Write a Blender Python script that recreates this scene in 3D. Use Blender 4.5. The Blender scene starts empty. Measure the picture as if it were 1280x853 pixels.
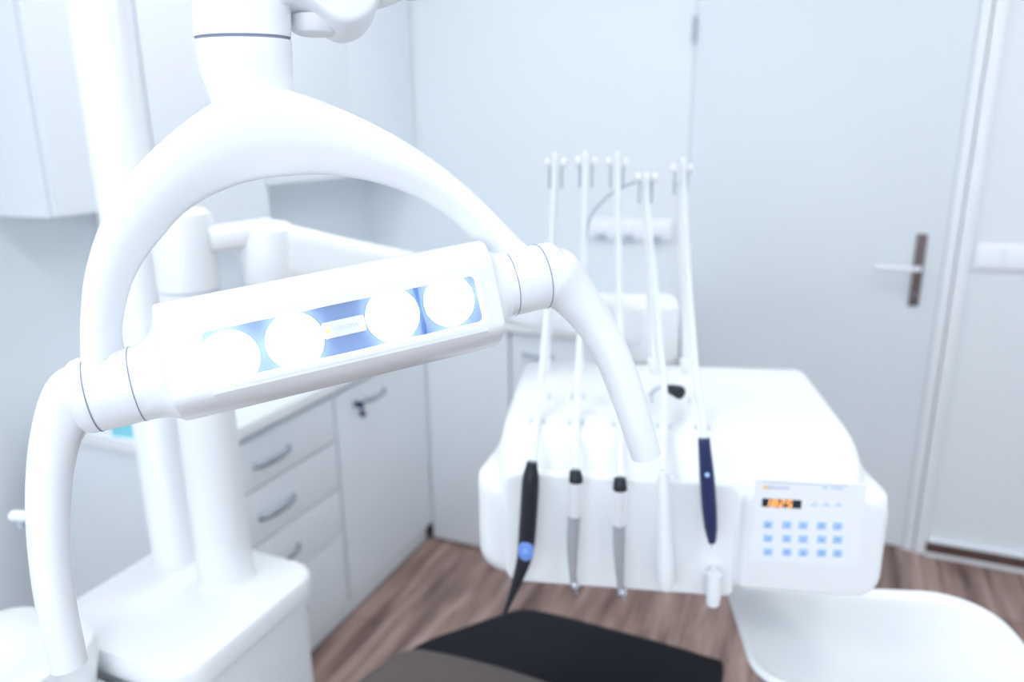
import bpy, bmesh, math, random
from mathutils import Vector, Matrix
random.seed(4)
S = bpy.context.scene
C = S.collection
PI = math.pi
def R(d): return math.radians(d)

# ------------------------------------------------------------------ camera model (room metres, camera over the origin)
FPX = 929.0; PITCH = R(15.4); YAW = R(23.3); ROLL = R(-0.65); H = 1.52
EYE = Vector((0, 0, H))
F = Vector((-math.sin(YAW)*math.cos(PITCH), math.cos(YAW)*math.cos(PITCH), -math.sin(PITCH)))
R0 = Vector((math.cos(YAW), math.sin(YAW), 0)); U0 = R0.cross(F)
CR = R0*math.cos(ROLL) + U0*math.sin(ROLL)
CU = -R0*math.sin(ROLL) + U0*math.cos(ROLL)
def ray(x, y): return F + CR*((x-640)/FPX) + CU*(-(y-426.5)/FPX)
def hit(x, y, p, n):
    r = ray(x, y); return EYE + r*((p-EYE).dot(n)/r.dot(n))
AX = [Vector((1,0,0)), Vector((0,1,0)), Vector((0,0,1))]
def at(x, y, ax, v): return hit(x, y, AX[ax]*v, AX[ax])

# ------------------------------------------------------------------ materials
def mat(name, col, rough=0.5, metal=0.0, spec=0.5, coat=0.0, emis=None, estr=0.0, bump=0.0, bscale=60, trans=0.0, mottle=0.0, ior=1.45):
    m = bpy.data.materials.new(name); m.use_nodes = True
    nt = m.node_tree; b = nt.nodes['Principled BSDF']
    b.inputs['Base Color'].default_value = (*col, 1); b.inputs['Roughness'].default_value = rough
    b.inputs['Metallic'].default_value = metal; b.inputs['Specular IOR Level'].default_value = spec
    b.inputs['Coat Weight'].default_value = coat; b.inputs['Coat Roughness'].default_value = 0.08
    b.inputs['Transmission Weight'].default_value = trans; b.inputs['IOR'].default_value = ior
    if emis: b.inputs['Emission Color'].default_value = (*emis, 1); b.inputs['Emission Strength'].default_value = estr
    tc = nt.nodes.new('ShaderNodeTexCoord')
    n = nt.nodes.new('ShaderNodeTexNoise'); n.inputs['Scale'].default_value = bscale; n.inputs['Detail'].default_value = 4
    nt.links.new(tc.outputs['Object'], n.inputs['Vector'])
    if bump:
        bp = nt.nodes.new('ShaderNodeBump'); bp.inputs['Strength'].default_value = bump; bp.inputs['Distance'].default_value = 0.002
        nt.links.new(n.outputs['Fac'], bp.inputs['Height']); nt.links.new(bp.outputs['Normal'], b.inputs['Normal'])
    if mottle:
        r = nt.nodes.new('ShaderNodeValToRGB')
        r.color_ramp.elements[0].color = (*[c*(1-mottle) for c in col], 1); r.color_ramp.elements[1].color = (*[min(1, c*(1+mottle)) for c in col], 1)
        r.color_ramp.elements[0].position = 0.3; r.color_ramp.elements[1].position = 0.7
        nt.links.new(n.outputs['Fac'], r.inputs['Fac']); nt.links.new(r.outputs['Color'], b.inputs['Base Color'])
    return m
M = dict(
    wall=mat('painted_wall', (.755,.795,.825), .7, bump=.05, bscale=200, mottle=.01),
    ceil=mat('ceiling_paint', (.86,.88,.9), .8),
    door=mat('door_paint', (.715,.765,.805), .45, mottle=.01, bscale=3),
    frame=mat('door_frame_paint', (.80,.83,.86), .4),
    cab=mat('cabinet_laminate', (.79,.835,.875), .45, mottle=.01, bscale=5),
    cabu=mat('wall_cabinet_laminate', (.77,.81,.85), .45, mottle=.01, bscale=5),
    counter=mat('white_worktop', (.85,.88,.9), .35),
    gap=mat('cabinet_carcass', (.36,.42,.5), .6),
    plas=mat('white_plastic', (.825,.84,.855), .34, coat=.25, mottle=.005, bscale=8),
    plas2=mat('white_matte_plastic', (.82,.84,.86), .45, mottle=.005, bscale=8),
    lamp=mat('lamp_plastic', (.825,.845,.875), .32, coat=.3, mottle=.004, bscale=8),
    seam=mat('dark_seam', (.22,.25,.32), .5),
    seaml=mat('pale_seam', (.6,.65,.71), .5),
    grey=mat('grey_fitting', (.42,.5,.56), .4),
    hose=mat('white_silicone_hose', (.76,.80,.81), .45),
    chrome=mat('brushed_chrome', (.9,.92,.95), .3, metal=.4, bump=.1, bscale=300),
    pull=mat('satin_pull', (.42,.47,.53), .25, metal=.9),
    steel=mat('steel', (.50,.53,.58), .2, metal=.5, coat=1),
    bronze=mat('dark_bronze_plate', (.15,.115,.11), .4, metal=.3),
    black=mat('black_rubber', (.012,.014,.022), .42, bump=.05, bscale=200),
    navy=mat('navy_plastic', (.018,.027,.10), .35),
    blueb=mat('blue_button', (.16,.3,.72), .4),
    blk=mat('black_leatherette', (.011,.012,.017), .6, spec=.15, bump=.5, bscale=420, mottle=.15),
    taupe=mat('taupe_leatherette', (.13,.11,.105), .65, spec=.2, bump=.5, bscale=420, mottle=.12),
    panelblue=mat('lamp_blue_panel', (.21,.30,.52), .3, coat=.5),
    paneldark=mat('lamp_blue_divider', (.10,.18,.42), .3),
    led=mat('led_light', (1,1,1), .5, emis=(1,1,1), estr=6),
    badge=mat('silver_badge', (.72,.76,.82), .35),
    ink=mat('pale_grey_ink', (.5,.55,.62), .5),
    inkd=mat('blue_grey_ink', (.25,.35,.55), .5),
    gold=mat('yellow_mark', (.85,.66,.28), .5),
    film=mat('keypad_film', (.85,.865,.89), .35),
    key=mat('pale_blue_key', (.42,.62,.93), .4),
    disp=mat('display_black', (.025,.035,.05), .25),
    seg=mat('amber_segment', (1,.5,.15), .5, emis=(1,.45,.12), estr=1.0),
    cyan=mat('turquoise_card', (.25,.68,.78), .5),
    white2=mat('switch_plastic', (.85,.87,.92), .35),
    skirt=mat('brown_skirting', (.10,.055,.045), .45, mottle=.2, bscale=20),
    lumi=mat('light_diffuser', (1,1,1), .5, emis=(.955,.98,1), estr=7.5),
)
# wood floor: planks along Y
def wood_floor():
    m = bpy.data.materials.new('walnut_laminate'); m.use_nodes = True
    nt = m.node_tree; b = nt.nodes['Principled BSDF']; N = nt.nodes.new; Lk = nt.links.new
    tc = N('ShaderNodeTexCoord'); sep = N('ShaderNodeSeparateXYZ'); Lk(tc.outputs['Object'], sep.inputs[0])
    cmb = N('ShaderNodeCombineXYZ'); Lk(sep.outputs['Y'], cmb.inputs[0]); Lk(sep.outputs['X'], cmb.inputs[1])
    br = N('ShaderNodeTexBrick'); br.inputs['Scale'].default_value = 1; br.inputs['Brick Width'].default_value = 1.25
    br.inputs['Row Height'].default_value = .13; br.inputs['Mortar Size'].default_value = .0012; br.offset = .37
    br.inputs['Color1'].default_value = (.235,.15,.128,1); br.inputs['Color2'].default_value = (.36,.255,.222,1); br.inputs['Mortar'].default_value = (.05,.03,.025,1)
    Lk(cmb.outputs[0], br.inputs['Vector'])
    mp = N('ShaderNodeMapping'); mp.inputs['Scale'].default_value = (14, 1.1, 1); Lk(tc.outputs['Object'], mp.inputs[0])
    n = N('ShaderNodeTexNoise'); n.inputs['Scale'].default_value = 1.6; n.inputs['Detail'].default_value = 7; n.inputs['Roughness'].default_value = .62; n.inputs['Distortion'].default_value = .6
    Lk(mp.outputs[0], n.inputs['Vector'])
    rp = N('ShaderNodeValToRGB'); rp.color_ramp.elements[0].position = .34; rp.color_ramp.elements[0].color = (.42,.36,.35,1)
    rp.color_ramp.elements[1].position = .66; rp.color_ramp.elements[1].color = (1.5,1.5,1.5,1)
    Lk(n.outputs['Fac'], rp.inputs[0])
    mx = N('ShaderNodeMix'); mx.data_type = 'RGBA'; mx.blend_type = 'MULTIPLY'; mx.inputs['Factor'].default_value = 1
    Lk(br.outputs['Color'], mx.inputs['A']); Lk(rp.outputs['Color'], mx.inputs['B'])
    Lk(mx.outputs['Result'], b.inputs['Base Color']); b.inputs['Roughness'].default_value = .42
    return m
M['floor'] = wood_floor()

# ------------------------------------------------------------------ object helpers (all shapes are given in room coordinates)
WM = {}
def wm(o): return WM[o.name] if o else Matrix()
def empty(name, loc, rz=0, label=None, cat=None, group=None, rot=None):
    o = bpy.data.objects.new(name, None); C.objects.link(o)
    o.location = loc
    o.rotation_euler = rot if rot else (0, 0, rz)
    o.empty_display_size = .05
    WM[o.name] = Matrix.LocRotScale(Vector(loc), o.rotation_euler, None)
    if label: tag(o, label, cat, group)
    return o
def tag(o, label=None, cat=None, group=None, kind=None):
    if label: o['label'] = label
    if cat: o['category'] = cat
    if group: o['group'] = group
    if kind: o['kind'] = kind
    return o
def obj(name, bm, m, parent=None, label=None, ang=35, smooth=True):
    inv = None
    me = bpy.data.meshes.new(name)
    bmesh.ops.recalc_face_normals(bm, faces=bm.faces)
    if parent:
        bm.transform(wm(parent).inverted()); o = bpy.data.objects.new(name, me); W = wm(parent).copy()
    else:
        vs = [v.co for v in bm.verts]
        org = Vector(((min(v.x for v in vs)+max(v.x for v in vs))/2, (min(v.y for v in vs)+max(v.y for v in vs))/2, min(v.z for v in vs)))
        bm.transform(Matrix.Translation(-org)); o = bpy.data.objects.new(name, me); o.location = org; W = Matrix.Translation(org)
    bm.to_mesh(me); bm.free()
    if smooth:
        me.shade_smooth(); me.set_sharp_from_angle(angle=R(ang))
    me.materials.append(M[m])
    C.objects.link(o); WM[o.name] = W
    if parent: o.parent = parent
    if label: o['label'] = label
    return o
def new(): return bmesh.new()
def add_box(bm, c, s, bev=0, mtx=None, seg=3):
    g = bmesh.ops.create_cube(bm, size=1)['verts']
    for v in g: v.co = Vector((v.co.x*s[0], v.co.y*s[1], v.co.z*s[2]))
    if bev:
        es = list({e for v in g for e in v.link_edges})
        r = bmesh.ops.bevel(bm, geom=es, offset=bev, segments=seg, profile=.6, affect='EDGES')
        g = list(set([v for v in r['verts']] + [v for v in g if v.is_valid]))
        fs = {f for v in g for f in v.link_faces}; g = list({v for f in fs for v in f.verts})
    T = Matrix.Translation(Vector(c))
    if mtx is not None: T = mtx @ T
    for v in g: v.co = T @ v.co
    return bm
def box2(bm, a, b, bev=0, mtx=None):
    return add_box(bm, [(a[i]+b[i])/2 for i in range(3)], [abs(b[i]-a[i]) for i in range(3)], bev, mtx)
def loft(bm, secs, closed=True, cap=True):
    rows = [[bm.verts.new(p) for p in s] for s in secs]
    n = len(rows[0])
    for a, b in zip(rows, rows[1:]):
        for i in range(n if closed else n-1):
            j = (i+1) % n
            bm.faces.new((a[i], a[j], b[j], b[i]))
    if cap:
        bm.faces.new(rows[0][::-1]); bm.faces.new(rows[-1])
    return bm
def frames(path, ref):
    out = []
    for i, p in enumerate(path):
        t = (path[min(i+1, len(path)-1)] - path[max(i-1, 0)]).normalized()
        a = ref - t*ref.dot(t)
        a = a.normalized() if a.length > 1e-4 else t.orthogonal().normalized()
        out.append((p, t, a, t.cross(a)))
    return out
def tube(bm, path, rad, n=20, ref=None, ex=2.0, roundend=0.0):
    """rad: number, list, or list of (a along ref, b across)"""
    path = [Vector(p) for p in path]; ref = ref or Vector((0.13, 0.21, 0.97))
    rs = rad if isinstance(rad, (list, tuple)) and not (len(rad) == 2 and not isinstance(rad[0], (list, tuple)) and len(path) != 2) else [rad]*len(path)
    rs = [(r, r) if not isinstance(r, (tuple, list)) else r for r in rs]
    fr = frames(path, ref); secs = []
    def ring(p, a, b, ra, rb):
        o = []
        for k in range(n):
            th = 2*PI*k/n; c, s = math.cos(th), math.sin(th)
            c = math.copysign(abs(c)**(2/ex), c); s = math.copysign(abs(s)**(2/ex), s)
            o.append(p + a*(ra*c) + b*(rb*s))
        return o
    if roundend:
        p, t, a, b = fr[0]; ra, rb = rs[0]
        for q in (90, 70, 50, 30, 12): secs.append(ring(p - t*roundend*math.sin(R(q)), a, b, max(ra*math.cos(R(q)), ra*.02), max(rb*math.cos(R(q)), rb*.02)))
    for (p, t, a, b), (ra, rb) in zip(fr, rs): secs.append(ring(p, a, b, ra, rb))
    if roundend:
        p, t, a, b = fr[-1]; ra, rb = rs[-1]
        for q in (12, 30, 50, 70, 90): secs.append(ring(p + t*roundend*math.sin(R(q)), a, b, max(ra*math.cos(R(q)), ra*.02), max(rb*math.cos(R(q)), rb*.02)))
    return loft(bm, secs)
def lathe(bm, p0, axis, prof, n=28, sq=None):
    axis = Vector(axis).normalized(); a = axis.orthogonal().normalized() if sq is None else sq; b = axis.cross(a)
    return loft(bm, [[Vector(p0) + axis*h + a*(r*math.cos(2*PI*k/n)) + b*(r*math.sin(2*PI*k/n)) for k in range(n)] for h, r in prof])
def crom(pts, per=6):
    pts = [Vector(p) for p in pts]; P = [pts[0]*2-pts[1]] + pts + [pts[-1]*2-pts[-2]]; out = []
    for i in range(1, len(P)-2):
        for k in range(per):
            t = k/per; a, b, c, d = P[i-1], P[i], P[i+1], P[i+2]
            out.append(.5*((2*b) + (c-a)*t + (2*a-5*b+4*c-d)*t*t + (3*b-a-3*c+d)*t**3))
    out.append(pts[-1]); return out
def rrect(cx, cy, hw, hh, r, k=6):
    """rounded rectangle outline as 2D points; r single or per corner (++,-+,--,+-)"""
    r4 = r if isinstance(r, (list, tuple)) else [r]*4; out = []
    for (sx, sy, a0), rr in zip(((1,1,0), (-1,1,90), (-1,-1,180), (1,-1,270)), r4):
        for i in range(k+1):
            th = R(a0 + 90*i/k); out.append((cx+sx*(hw-rr)+rr*math.cos(th), cy+sy*(hh-rr)+rr*math.sin(th)))
    return out
def plate(bm, outline, T, d0, d1, bev=0.0, k=3):
    """2D outline mapped by T(x, y, depth); solid from d0 to d1, with rounded front edge (d1) of size bev"""
    n = len(outline); cx = sum(p[0] for p in outline)/n; cy = sum(p[1] for p in outline)/n
    def inset(e):
        o = []
        for i in range(n):
            a, b, c = Vector(outline[i-1]), Vector(outline[i]), Vector(outline[(i+1) % n])
            t = (c-a); t = t.normalized() if t.length > 0 else Vector((1,0)); o.append(b + Vector((-t.y, t.x))*e)
        return o
    secs = [[T(x, y, d0) for x, y in outline]]
    if bev:
        sg = 1 if d1 > d0 else -1
        for i in range(k+1):
            q = R(90*i/k); secs.append([T(p[0], p[1], d1 - sg*bev*(1-math.sin(q))) for p in inset(bev*(1-math.cos(q)))])
    else: secs.append([T(x, y, d1) for x, y in outline])
    return loft(bm, secs)
def text(name, s, size, m, T, parent, ext=.0002, align='CENTER'):
    cu = bpy.data.curves.new(name, 'FONT'); cu.body = s; cu.size = size; cu.extrude = ext; cu.align_x = align; cu.align_y = 'CENTER'
    cu.fill_mode = 'BOTH'; cu.resolution_u = 3
    o = bpy.data.objects.new(name+'_curve', cu); C.objects.link(o)
    dg = bpy.context.evaluated_depsgraph_get(); me0 = bpy.data.meshes.new_from_object(o.evaluated_get(dg))
    bm = new(); bm.from_mesh(me0); bpy.data.objects.remove(o); bpy.data.curves.remove(cu); bpy.data.meshes.remove(me0)
    for v in bm.verts: v.co = T(v.co.x, v.co.y, v.co.z)
    return obj(name, bm, m, parent, smooth=False)

# ================================================================== THE ROOM
XL, XR_, YB, YR, ZC = -1.95, 2.1, 2.88, -1.9, 2.75
def struct(name, bm, m, parent=None, **k):
    o = obj(name, bm, m, parent, **k)
    if not parent: o['kind'] = 'structure'
    return o
bm = new(); box2(bm, (XL-.1, YR-.1, -.1), (XR_+.1, YB+.1, 0)); struct('floor', bm, 'floor')
bm = new(); box2(bm, (XL-.1, YR-.1, ZC), (XR_+.1, YB+.1, ZC+.1)); struct('ceiling', bm, 'ceil')
bm = new(); box2(bm, (XL-.1, YR-.1, 0), (XL, YB+.1, ZC)); struct('wall_left', bm, 'wall')
bm = new(); box2(bm, (XR_, YR-.1, 0), (XR_+.1, YB+.1, ZC)); struct('wall_right', bm, 'wall')
# back wall with the door opening
DX0, DX1, DZ = -.515, .362, 2.12
bm = new(); box2(bm, (XL, YB, 0), (DX0-.001, YB+.1, ZC)); box2(bm, (DX1+.05, YB, 0), (XR_, YB+.1, ZC)); box2(bm, (DX0-.001, YB, DZ+.04), (DX1+.05, YB+.1, ZC))
struct('wall_back', bm, 'wall')
# rear wall, behind the camera, with a wide unseen window added to light the room
bm = new()
box2(bm, (XL, YR-.1, 0), (XR_, YR, .85)); box2(bm, (XL, YR-.1, 2.35), (XR_, YR, ZC)); box2(bm, (XL, YR-.1, .85), (-1.45, YR, 2.35)); box2(bm, (1.6, YR-.1, .85), (XR_, YR, 2.35))
struct('wall_rear', bm, 'wall')
bm = new()
for x in (-1.425, .075, 1.575): box2(bm, (x-.03, YR-.08, .85), (x+.03, YR-.02, 2.35))
for z in (.88, 2.32): box2(bm, (-1.45, YR-.08, z-.03), (1.6, YR-.02, z+.03))
struct('added_window_1', bm, 'frame')
# door
d = struct('door_1', plate(new(), [(DX0+.003, .006), (DX1-.004, .006), (DX1-.004, DZ), (DX0+.003, DZ)], lambda x, y, q: Vector((x, YB-q, y)), -.04, .004, .002), 'door')
bm = new()
for (x0, x1) in ((DX1, DX1+.03), (DX1+.034, DX1+.07)):
    box2(bm, (x0, YB-.012 if x0 == DX1 else YB-.02, 0), (x1, YB+.08, DZ+.03), .002)
box2(bm, (DX0-.0, YB-.012, DZ+.002), (DX1+.07, YB+.08, DZ+.05), .002)
struct('door_frame', bm, 'frame', d)
bm = new(); box2(bm, (DX1-.004, YB-.006, 0), (DX1+.0005, YB+.02, DZ)); box2(bm, (DX0-.0005, YB-.001, 0), (DX0+.002, YB+.02, DZ)); struct('rebate', bm, 'seaml', d)
for z in (1.88, .28):
    bm = new(); tube(bm, [(DX0, YB-.012, z-.045), (DX0, YB-.012, z+.045)], .008, 14); struct('hinge', bm, 'grey', d)
bm = new(); box2(bm, (.270, YB-.014, .935), (.302, YB-.004, 1.185), .004); pl_ = struct('handle_plate', bm, 'bronze', d, label='dark bronze door handle plate')
bm = new()
tube(bm, crom([(.286, YB-.012, 1.07), (.286, YB-.045, 1.07), (.276, YB-.055, 1.07), (.25, YB-.055, 1.071), (.15, YB-.055, 1.073)], 5), .0085, 14)
struct('door_handle', bm, 'chrome', d, label='chrome lever door handle')
bm = new(); tube(bm, [(.286, YB-.014, .975), (.286, YB-.018, .975)], .007, 14); struct('key_cylinder', bm, 'seam', d)
# skirting right of the door
bm = new(); box2(bm, (DX1+.072, YB-.014, .008), (XR_, YB, .052)); struct('baseboard_back', bm, 'skirt')
bm = new(); box2(bm, (DX1+.072, YB-.02, .052), (XR_, YB, .062), .002); box2(bm, (DX1+.072, YB-.03, 0), (XR_, YB-.0, .008), .002); struct('trim_1', bm, 'frame')

# light switches right of the door
t = empty('light_switch', (.53, YB, 1.07), 0, 'white double light switch on the wall right of the door', 'light switch')
bm = new(); plate(bm, rrect(.53, 1.114, .082, .044, .004), lambda x, y, q: Vector((x, YB-q, y)), 0, .009, .003); obj('cover_plate', bm, 'white2', t)
for x in (.492, .568):
    bm = new(); plate(bm, rrect(x, 1.114, .034, .033, .003), lambda x, y, q: Vector((x, YB-q, y)), .009, .015, .002); obj('rocker', bm, 'white2', t)
# socket strip behind the whip arms
t = empty('socket_strip', (-.73, YB, 1.13), 0, 'white three-gang wall socket strip behind the row of hoses', 'wall socket')
bm = new(); plate(bm, rrect(-.73, 1.165, .168, .036, .005), lambda x, y, q: Vector((x, YB-q, y)), 0, .022, .004); obj('cover_plate', bm, 'white2', t)
for x in (-.84, -.73, -.62):
    bm = new(); lathe(bm, (x, YB-.022, 1.165), (0,-1,0), [(0,.024), (.012,.024), (.014,.021)]); obj('socket_insert', bm, 'white2', t)
    bm = new(); plate(bm, rrect(x, 1.131, .018, .01, .003), lambda x, y, q: Vector((x, YB-q, y)), 0, .026, .002); obj('shadow_spot', bm, 'grey', t)  # grey plates stand in for the shadow spots under the strip

# ------------------------------------------------------------------ fitted cabinets
XF = -1.32      # front of the left run
def bar_handle(parent, c, half, axis, out, m='pull', rise=.02):
    """bow handle"""
    c = Vector(c); a = Vector(axis); o = Vector(out)
    pts = [c - a*half, c - a*half*.8 + o*rise*.8, c - a*half*.35 + o*rise*1.15, c + o*rise*1.2, c + a*half*.35 + o*rise*1.15, c + a*half*.8 + o*rise*.8, c + a*half]
    bm = new(); tube(bm, crom(pts, 4), [(.0075,.0045)]*25, 10); obj('handle', bm, m, parent, 'curved chrome handle')
Xp1, Yp1 = Vector((0,1,0)), Vector((1,0,0))
# drawer unit
t = empty('drawer_cabinet', (-1.63, 1.44, 0), 0, 'pale grey base cabinet with four drawers in the left run', 'cabinet')
bm = new(); box2(bm, (-1.88, 1.17, .07), (XF-.02, 1.712, .79)); obj('body', bm, 'cab', t)
bm = new(); box2(bm, (-1.86, 1.19, 0), (XF-.03, 1.712, .07)); obj('plinth', bm, 'cab', t)
zs = [.075, .235, .395, .637, .775]
zs = [(.64,.775), (.485,.633), (.33,.478), (.078,.323)]
for z0, z1 in zs:
    bm = new(); box2(bm, (XF-.02, 1.175, z0), (XF, 1.708, z1), .0015); dr = obj('drawer', bm, 'cab', t)
    bar_handle(dr, (XF, 1.43, (z0+z1)/2-.005), .07, (0,1,0), (1,0,0))
# cupboard with lock
t = empty('base_cupboard', (-1.63, 2.0, 0), 0, 'pale grey single-door base cupboard with a key in its lock', 'cabinet')
bm = new(); box2(bm, (-1.93, 1.714, .07), (XF-.02, 2.262, .79)); obj('body', bm, 'cab', t)
bm = new(); box2(bm, (-1.9, 1.714, 0), (XF-.03, 2.262, .07)); obj('plinth', bm, 'cab', t)
bm = new(); box2(bm, (XF-.02, 1.719, .078), (XF, 2.2625, .775), .0015); dr = obj('door', bm, 'cab', t)
bar_handle(dr, (XF, 1.92, .715), .055, (0,1,0), (1,0,0))
bm = new(); lathe(bm, (XF, 1.815, .72), (1,0,0), [(0,.011), (.006,.011), (.008,.008)]); lk = obj('lock', bm, 'seam', dr)
kb = new(); box2(kb, (XF+.004, 1.814, .708), (XF+.034, 1.817, .73), .001); lathe(kb, (XF+.02, 1.824, .685), (0,1,0), [(0,.012), (.004,.012)]); tube(kb, [(XF+.02, 1.82, .71), (XF+.02, 1.826, .69)], .002, 8)
obj('key', kb, 'navy', dr)
# back-wall cupboards
BF = 2.265
def back_cup(x0, x1, hx, label, handle=True):
    t = empty('low_cupboard', ((x0+x1)/2, (BF+YB)/2, 0), 0, label, 'cabinet')
    bm = new(); box2(bm, (x0, BF+.02, .012), (x1, YB-.004, .872)); obj('body', bm, 'cab', t)
    bm = new(); box2(bm, (x0+.002, BF, .012), (x1-.003, BF+.02, .868), .0015); dr = obj('door', bm, 'cab', t)
    if handle: bar_handle(dr, (hx, BF, .80), .055, (1,0,0), (0,-1,0), 'grey')
back_cup(-1.3215, -.985, 0, 'narrow plain corner cupboard panel between cupboard with key and dental unit', False)
back_cup(-.98, -.56, -.88, 'low cupboard with a bow handle half hidden behind the instrument unit')
bm = new(); box2(bm, (-1.321, BF-.012, .874), (-.55, YB-.003, .905), .004)
tag(obj('worktop', bm, 'counter'), 'short white worktop along the back wall behind the instrument unit', 'worktop')
# worktop of the left run (end overhang shows behind the lamp handle)
bm = new(); box2(bm, (-1.83, 1.155, .795), (XF+.012, 1.72, .828), .004); box2(bm, (XL+.002, 1.72, .795), (XF+.012, 2.262, .828), .002); box2(bm, (XL+.002, 2.262, .795), (-1.323, YB-.003, .828))
tag(obj('worktop', bm, 'counter'), 'long white worktop over the drawers along the left wall', 'worktop')
# wall cupboards
def wall_cup(y0, y1, z0, label, nd=1):
    t = empty('wall_cupboard', (-1.8, (y0+y1)/2, z0), 0, label, 'cabinet')
    bm = new(); box2(bm, (XL+.002, y0, z0), (-1.70, y1, 2.25)); obj('body', bm, 'cabu', t)
    for k in range(nd):
        a = y0 + (y1-y0)*k/nd; b = y0 + (y1-y0)*(k+1)/nd
        bm = new(); box2(bm, (-1.698, a+.002, z0+.004), (-1.68, b-.002, 2.246), .0015); obj('door', bm, 'cabu', t)
wall_cup(1.20, 1.50, 1.345, 'pale wall cupboard at top left, its end panel facing out', 1)
wall_cup(1.503, 1.93, 1.225, 'pale wall cupboard with lower bottom edge, behind the pole, seen through the arch', 1)
wall_cup(1.933, 2.874, 1.375, 'pale wall cupboard seen right of the lamp neck', 2)
# turquoise box on the worktop
t = empty('glove_box', (-1.535, 1.196, .828), R(8), 'small turquoise box on the worktop below the lamp joint', 'box')
W = wm(t)
bm = new(); box2(bm, (-.032, -.03, 0), (.032, .03, .035), .002, W); obj('carton', bm, 'cyan', t)
bm = new(); box2(bm, (-.02, -.012, .035), (.02, .012, .037), .001, W); obj('slot', bm, 'white2', t)

# ================================================================== DENTAL TOWER
t = empty('dental_tower', (-.93, .78, 0), 0, 'white water-unit tower with rounded lid and two upright poles', 'dental unit')
ZT = .8
def rr_loft(rows, k=7):
    """rows: (z, x0, x1, y0, y1, r)"""
    return [[Vector((x, y, z)) for x, y in rrect((a+b)/2, (c+d)/2, (b-a)/2, (d-c)/2, r, k)] for z, a, b, c, d, r in rows]
x0, x1, y0, y1 = -1.085, -.765, .615, .925
bm = new(); loft(bm, rr_loft([(.03, x0+.012, x1-.012, y0+.012, y1-.012, .04), (.755, x0+.012, x1-.012, y0+.012, y1-.012, .04)])); obj('cabinet_body', bm, 'plas2', t)
bm = new(); loft(bm, rr_loft([(.757, x0+.004, x1-.004, y0+.004, y1-.004, .05), (.762, x0, x1, y0, y1, .052), (.788, x0, x1, y0, y1, .052), (.796, x0+.004, x1-.004, y0+.004, y1-.004, .05), (.8, x0+.012, x1-.012, y0+.012, y1-.012, .044)])); obj('lid', bm, 'plas', t)
bm = new(); loft(bm, rr_loft([(0, x0+.03, x1-.03, y0+.03, y1-.03, .03), (.03, x0+.02, x1-.02, y0+.02, y1-.02, .03)])); obj('plinth', bm, 'grey', t)
P1 = Vector((-1.02, .848, 0)); P2 = Vector((-.893, .832, 0))
bm = new(); lathe(bm, P1+Vector((0,0,.795)), (0,0,1), [(0,.046), (.008,.043), (.012,.041), (1.36,.041), (1.375,.036)], 36); obj('lamp_pole', bm, 'plas', t)
bm = new(); lathe(bm, P2+Vector((0,0,.795)), (0,0,1), [(0,.05), (.008,.047), (.012,.044), (.50,.044), (.503,.044)], 36); obj('arm_pole', bm, 'plas', t)
bm = new(); lathe(bm, P2+Vector((0,0,1.298)), (0,0,1), [(0,.0425), (.004,.0425)], 36); obj('collar_ring', bm, 'seaml', t)
bm = new(); lathe(bm, P2+Vector((0,0,1.302)), (0,0,1), [(0,.045), (.10,.045), (.113,.042), (.12,.034), (.122,.01)], 36); obj('pole_cap', bm, 'plas', t)

# cuspidor in front of the tower
t = empty('cuspidor', (-1.0, .4, 0), 0, 'white spittoon unit with basin at bottom left below the lamp handle', 'spittoon')
bm = new(); loft(bm, rr_loft([(.02, -1.06, -.80, .24, .598, .05), (.60, -1.06, -.79, .22, .600, .05), (.755, -1.09, -.78, .2, .602, .05), (.765, -1.085, -.785, .205, .598, .045)])); obj('body', bm, 'plas2', t)
bm = new(); bc = Vector((-1.0, .44, 0))
rows = rr_loft([(.76, -1.08, -.90, .22, .600, .04), (.83, -1.095, -.885, .2, .610, .05), (.846, -1.092, -.888, .203, .607, .05), (.85, -1.086, -.894, .21, .60, .046)])
nn_ = len(rows[0])
for z, rx, ry in [(.85,.082,.14), (.846,.076,.134), (.825,.068,.12), (.80,.05,.085), (.785,.02,.03), (.784,.004,.006)]:
    row = []
    for p in rows[3]:
        a_ = math.atan2((p.y-bc.y)/.16, (p.x-bc.x)/.1); row.append(Vector((-.99+rx*math.cos(a_), .41+ry*math.sin(a_), z)))
    rows.append(row)
loft(bm, rows); obj('basin', bm, 'plas', t)
sp = at(62, 640, 1, .60); st = at(17, 645, 1, .575)
bm = new(); tube(bm, crom([(sp.x, .60, .745), (sp.x, .60, .86), (sp.x, .60, sp.z-.02), (sp.x-.012, .598, sp.z), (st.x+.025, .58, st.z+.003), (st.x, .575, st.z)], 6), [(.008,.008)]*31, 14, roundend=.004); spt = obj('spout', bm, 'plas', t)
bm = new(); lathe(bm, (st.x+.01, .577, st.z), (0,0,-1), [(0,.005), (.016,.005), (.018,.003)]); obj('nozzle', bm, 'grey', spt)

# ================================================================== INSTRUMENT UNIT (local frame turned 15 degrees)
UO = Vector((-.24, .94, 0)); TH = R(15)
t = unit = empty('instrument_unit', UO, TH, 'white instrument delivery unit with keypad and row of upright whip arms', 'dental unit')
UW = wm(unit)
def up(x, y, z): return UW @ Vector((x, y, z))
XP = (UW.to_3x3() @ Vector((1,0,0))); YP = (UW.to_3x3() @ Vector((0,1,0)))
def upx(px, py, yy):
    r = hit(px, py, up(0, yy, 0), YP); l = UW.inverted() @ r; return l.x, l.z
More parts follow.
